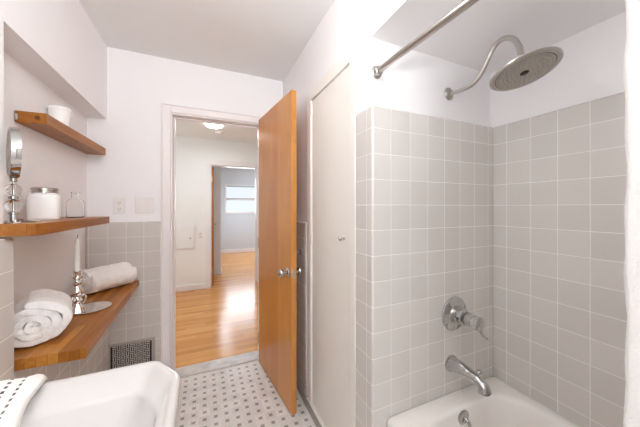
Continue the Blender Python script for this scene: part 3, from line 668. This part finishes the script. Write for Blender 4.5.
# ------------------------------------------------------------------ wash basin
ba = bmesh.new()
def sinkloop(x0, x1, y0, y1, ch, z, r=0.02):
    """rectangle with clipped front corners, corners slightly rounded"""
    raw = [(x0, y1), (x0, y0), (x1 - ch*0.62, y0), (x1, y0 + ch), (x1, y1 - ch), (x1 - ch*0.62, y1)]
    out = []; n = len(raw)
    for i in range(n):
        p = Vector(raw[i]).to_2d(); a = Vector(raw[i-1]).to_2d(); b = Vector(raw[(i+1) % n]).to_2d()
        da = (a - p).normalized(); db_ = (b - p).normalized(); rr = min(r, (a-p).length * 0.45, (b-p).length * 0.45)
        for k in range(5):
            t = k / 4; q = (1-t)**2 * (p + da*rr) + 2*t*(1-t) * p + t*t * (p + db_*rr); out.append((q.x, q.y, z))
    return out
bx0, bx1, by0, by1, bz = -0.589, -0.055, 0.300, 0.905, 0.862
LL = [sinkloop(bx0, bx1 - 0.12, by0 + 0.10, by1 - 0.10, 0.07, bz - 0.20), sinkloop(bx0, bx1 - 0.05, by0 + 0.04, by1 - 0.04, 0.09, bz - 0.14), sinkloop(bx0, bx1 - 0.008, by0 + 0.008, by1 - 0.008, 0.10, bz - 0.10),
      sinkloop(bx0, bx1, by0, by1, 0.105, bz - 0.07, 0.018), sinkloop(bx0, bx1, by0, by1, 0.105, bz - 0.010, 0.018), sinkloop(bx0, bx1 - 0.003, by0 + 0.003, by1 - 0.003, 0.104, bz - 0.003, 0.018), sinkloop(bx0, bx1 - 0.009, by0 + 0.009, by1 - 0.009, 0.102, bz, 0.018),
      sinkloop(bx0 + 0.15, bx1 - 0.020, by0 + 0.022, by1 - 0.022, 0.099, bz - 0.001, 0.020), sinkloop(bx0 + 0.152, bx1 - 0.026, by0 + 0.028, by1 - 0.028, 0.097, bz - 0.007, 0.020), sinkloop(bx0 + 0.155, bx1 - 0.040, by0 + 0.066, by1 - 0.100, 0.090, bz - 0.018, 0.025),
      sinkloop(bx0 + 0.157, bx1 - 0.045, by0 + 0.075, by1 - 0.108, 0.085, bz - 0.030, 0.030), sinkloop(bx0 + 0.17, bx1 - 0.060, by0 + 0.09, by1 - 0.120, 0.08, bz - 0.11, 0.04),
      sinkloop(bx0 + 0.20, bx1 - 0.10, by0 + 0.14, by1 - 0.155, 0.07, bz - 0.155, 0.05), sinkloop(bx0 + 0.25, bx1 - 0.15, by0 + 0.20, by1 - 0.21, 0.04, bz - 0.165, 0.04)]
loft(ba, LL)
bs = tag(link('wash_basin', ba, M['porcelain'], smooth=True, angle=50), 'white porcelain wash basin with clipped corners, below the towel bench shelf', 'sink')
link('drain', lathe(bmesh.new(), [(0, 0), (0.022, 0), (0.022, 0.003), (0, 0.004)], (-0.27, 0.60, bz - 0.165)), M['chrome'], bs, smooth=True)
link('pedestal', lathe(bmesh.new(), [(0.12, 0.0), (0.12, 0.02), (0.085, 0.08), (0.078, 0.45), (0.10, 0.665)], (-0.42, 0.60, 0)), M['porcelain'], bs, smooth=True)
fa = thing('basin_faucet', 'chrome two-handle faucet at the wall side of the basin', 'faucet', (-0.515, 0.44, bz))
link('base', boxes(((-0.028, -0.10, 0), (0.028, 0.10, 0.018))), M['chrome'], fa, bevel=0.006)
link('spout', tube(bmesh.new(), spline([(0, 0, 0.015), (0, 0, 0.07), (0.03, 0, 0.10), (0.09, 0, 0.10), (0.12, 0, 0.075)], 6), 0.012, 14), M['chrome'], fa, smooth=True)
for y in (-0.09, 0.09):
    link('handle', lathe(bmesh.new(), [(0, 0.015), (0.022, 0.015), (0.018, 0.030), (0.022, 0.040), (0.026, 0.046), (0.024, 0.058), (0.012, 0.064), (0, 0.064)], (0, y, 0), seg=24), M['chrome'], fa, smooth=True)

# dotted hand towel folded over the basin's edge
def dotted():
    t = NT('white_cotton_black_dashes'); P = t.pos()
    tc = t.n('ShaderNodeTexCoord'); s = t.n('ShaderNodeSeparateXYZ'); t.l(tc.outputs['Object'], s.inputs[0]); O = s.outputs
    px_, py_ = 0.024, 0.019
    qx = t.math('DIVIDE', O[0], px_); qy = t.math('DIVIDE', O[1], py_)
    fx_ = t.math('ABSOLUTE', t.math('SUBTRACT', t.math('FRACT', qx), 0.5)); fy_ = t.math('ABSOLUTE', t.math('SUBTRACT', t.math('FRACT', qy), 0.5))
    d = t.math('MULTIPLY', t.math('LESS_THAN', fx_, 0.13), t.math('LESS_THAN', fy_, 0.26))
    d = t.math('MULTIPLY', d, t.math('LESS_THAN', O[0], 0.158))
    r = t.white(t.comb(t.math('FLOOR', qx), t.math('FLOOR', qy), 4.0))
    dk = t.mix(r, srgb(34, 32, 32), srgb(120, 116, 114))
    t.set(Base_Color=t.mix(d, srgb(240, 237, 234), dk), Roughness=0.9)
    t.bump(t.noise(t._g.outputs['Position'], 500, 2), 0.3, 0.002)
    return t.m
bm = bmesh.new(); rows = []
NX, NYY = 26, 40
for i in range(NX + 1):
    u = i / NX; row = []
    for k in range(NYY + 1):
        v = k / NYY
        xx = u * 0.190; yy = v * 0.27
        z = 0.020 + 0.004 * math.sin(v * 7 + u * 3) + 0.002 * math.sin(u * 14)
        e = max(0, (u - 0.90) / 0.10); z -= 0.016 * e ** 2
        e = max(0, (v - 0.95) / 0.05); z -= 0.014 * e ** 2
        xx += 0.004 * math.sin(v * 9)
        row.append(bm.verts.new((xx, yy, z)))
    rows.append(row)
for a, b in zip(rows, rows[1:]):
    for k in range(NYY): bm.faces.new((a[k], b[k], b[k+1], a[k+1]))
ht = tag(link('hand_towel', bm, dotted(), smooth=True, loc=(-0.518, 0.625, bz), rot=(0, 0, math.radians(10))), 'white hand towel with rows of black dashes on the basin edge', 'towel')
md = ht.modifiers.new('t', 'SOLIDIFY'); md.thickness = 0.006; md.offset = -1

# ------------------------------------------------------------------ hall fittings
hl = thing('ceiling_light', 'glowing glass ceiling light in the hall', 'ceiling light', (0.12, 3.72, 2.41))
link('canopy', lathe(bmesh.new(), [(0, 0), (0.075, 0), (0.070, -0.014), (0, -0.016)]), M['nickel'], hl, smooth=True)
link('lamp_shade', lathe(bmesh.new(), [(0.06, -0.012), (0.112, -0.016), (0.117, -0.021), (0.095, -0.044), (0.050, -0.060), (0, -0.064)]), M['lampglass'], hl, smooth=True)
link('finial', lathe(bmesh.new(), [(0, -0.062), (0.010, -0.064), (0.010, -0.072), (0.004, -0.082), (0, -0.084)]), M['nickel'], hl, smooth=True)
tag(link('smoke_detector', lathe(bmesh.new(), [(0, 0), (0.062, 0), (0.062, -0.012), (0.056, -0.030), (0.040, -0.038), (0, -0.038)]), M['plastic'], smooth=True, loc=(0.21, 4.12, 2.41)), 'round white smoke detector on the hall ceiling', 'smoke detector')
ap = thing('access_panel', 'square white panel door set in the hall wall', 'access panel', (-0.285, YH, 0.838))
link('frame', boxes(((-0.175, -0.010, -0.19), (0.155, 0, 0.185))), M['trim'], ap, bevel=0.004)
dd = link('door', boxes(((-0.155, -0.018, -0.17), (0.135, -0.008, 0.165))), M['hallwall'], ap, bevel=0.003)
link('knob', lathe(bmesh.new(), [(0.006, 0), (0.006, 0.008), (0.014, 0.014), (0.014, 0.020), (0.006, 0.025), (0, 0.025)], (0.088, -0.018, -0.015), (0, -1, 0), 18), M['nickel'], dd, smooth=True)
ho = thing('hall_outlet', 'small white outlet plate low on the hall wall beside the casing', 'outlet', (-0.055, YH, 0.860))
link('cover_plate', boxes(((-0.036, -0.006, -0.058), (0.036, 0, 0.058))), M['plastic'], ho, bevel=0.003)
for z in (0.022, -0.022):
    link('socket', boxes(((-0.014, -0.009, z - 0.013), (0.014, -0.005, z + 0.013))), plain('socket_grey', srgb(205, 203, 200), 0.4), ho, bevel=0.003)
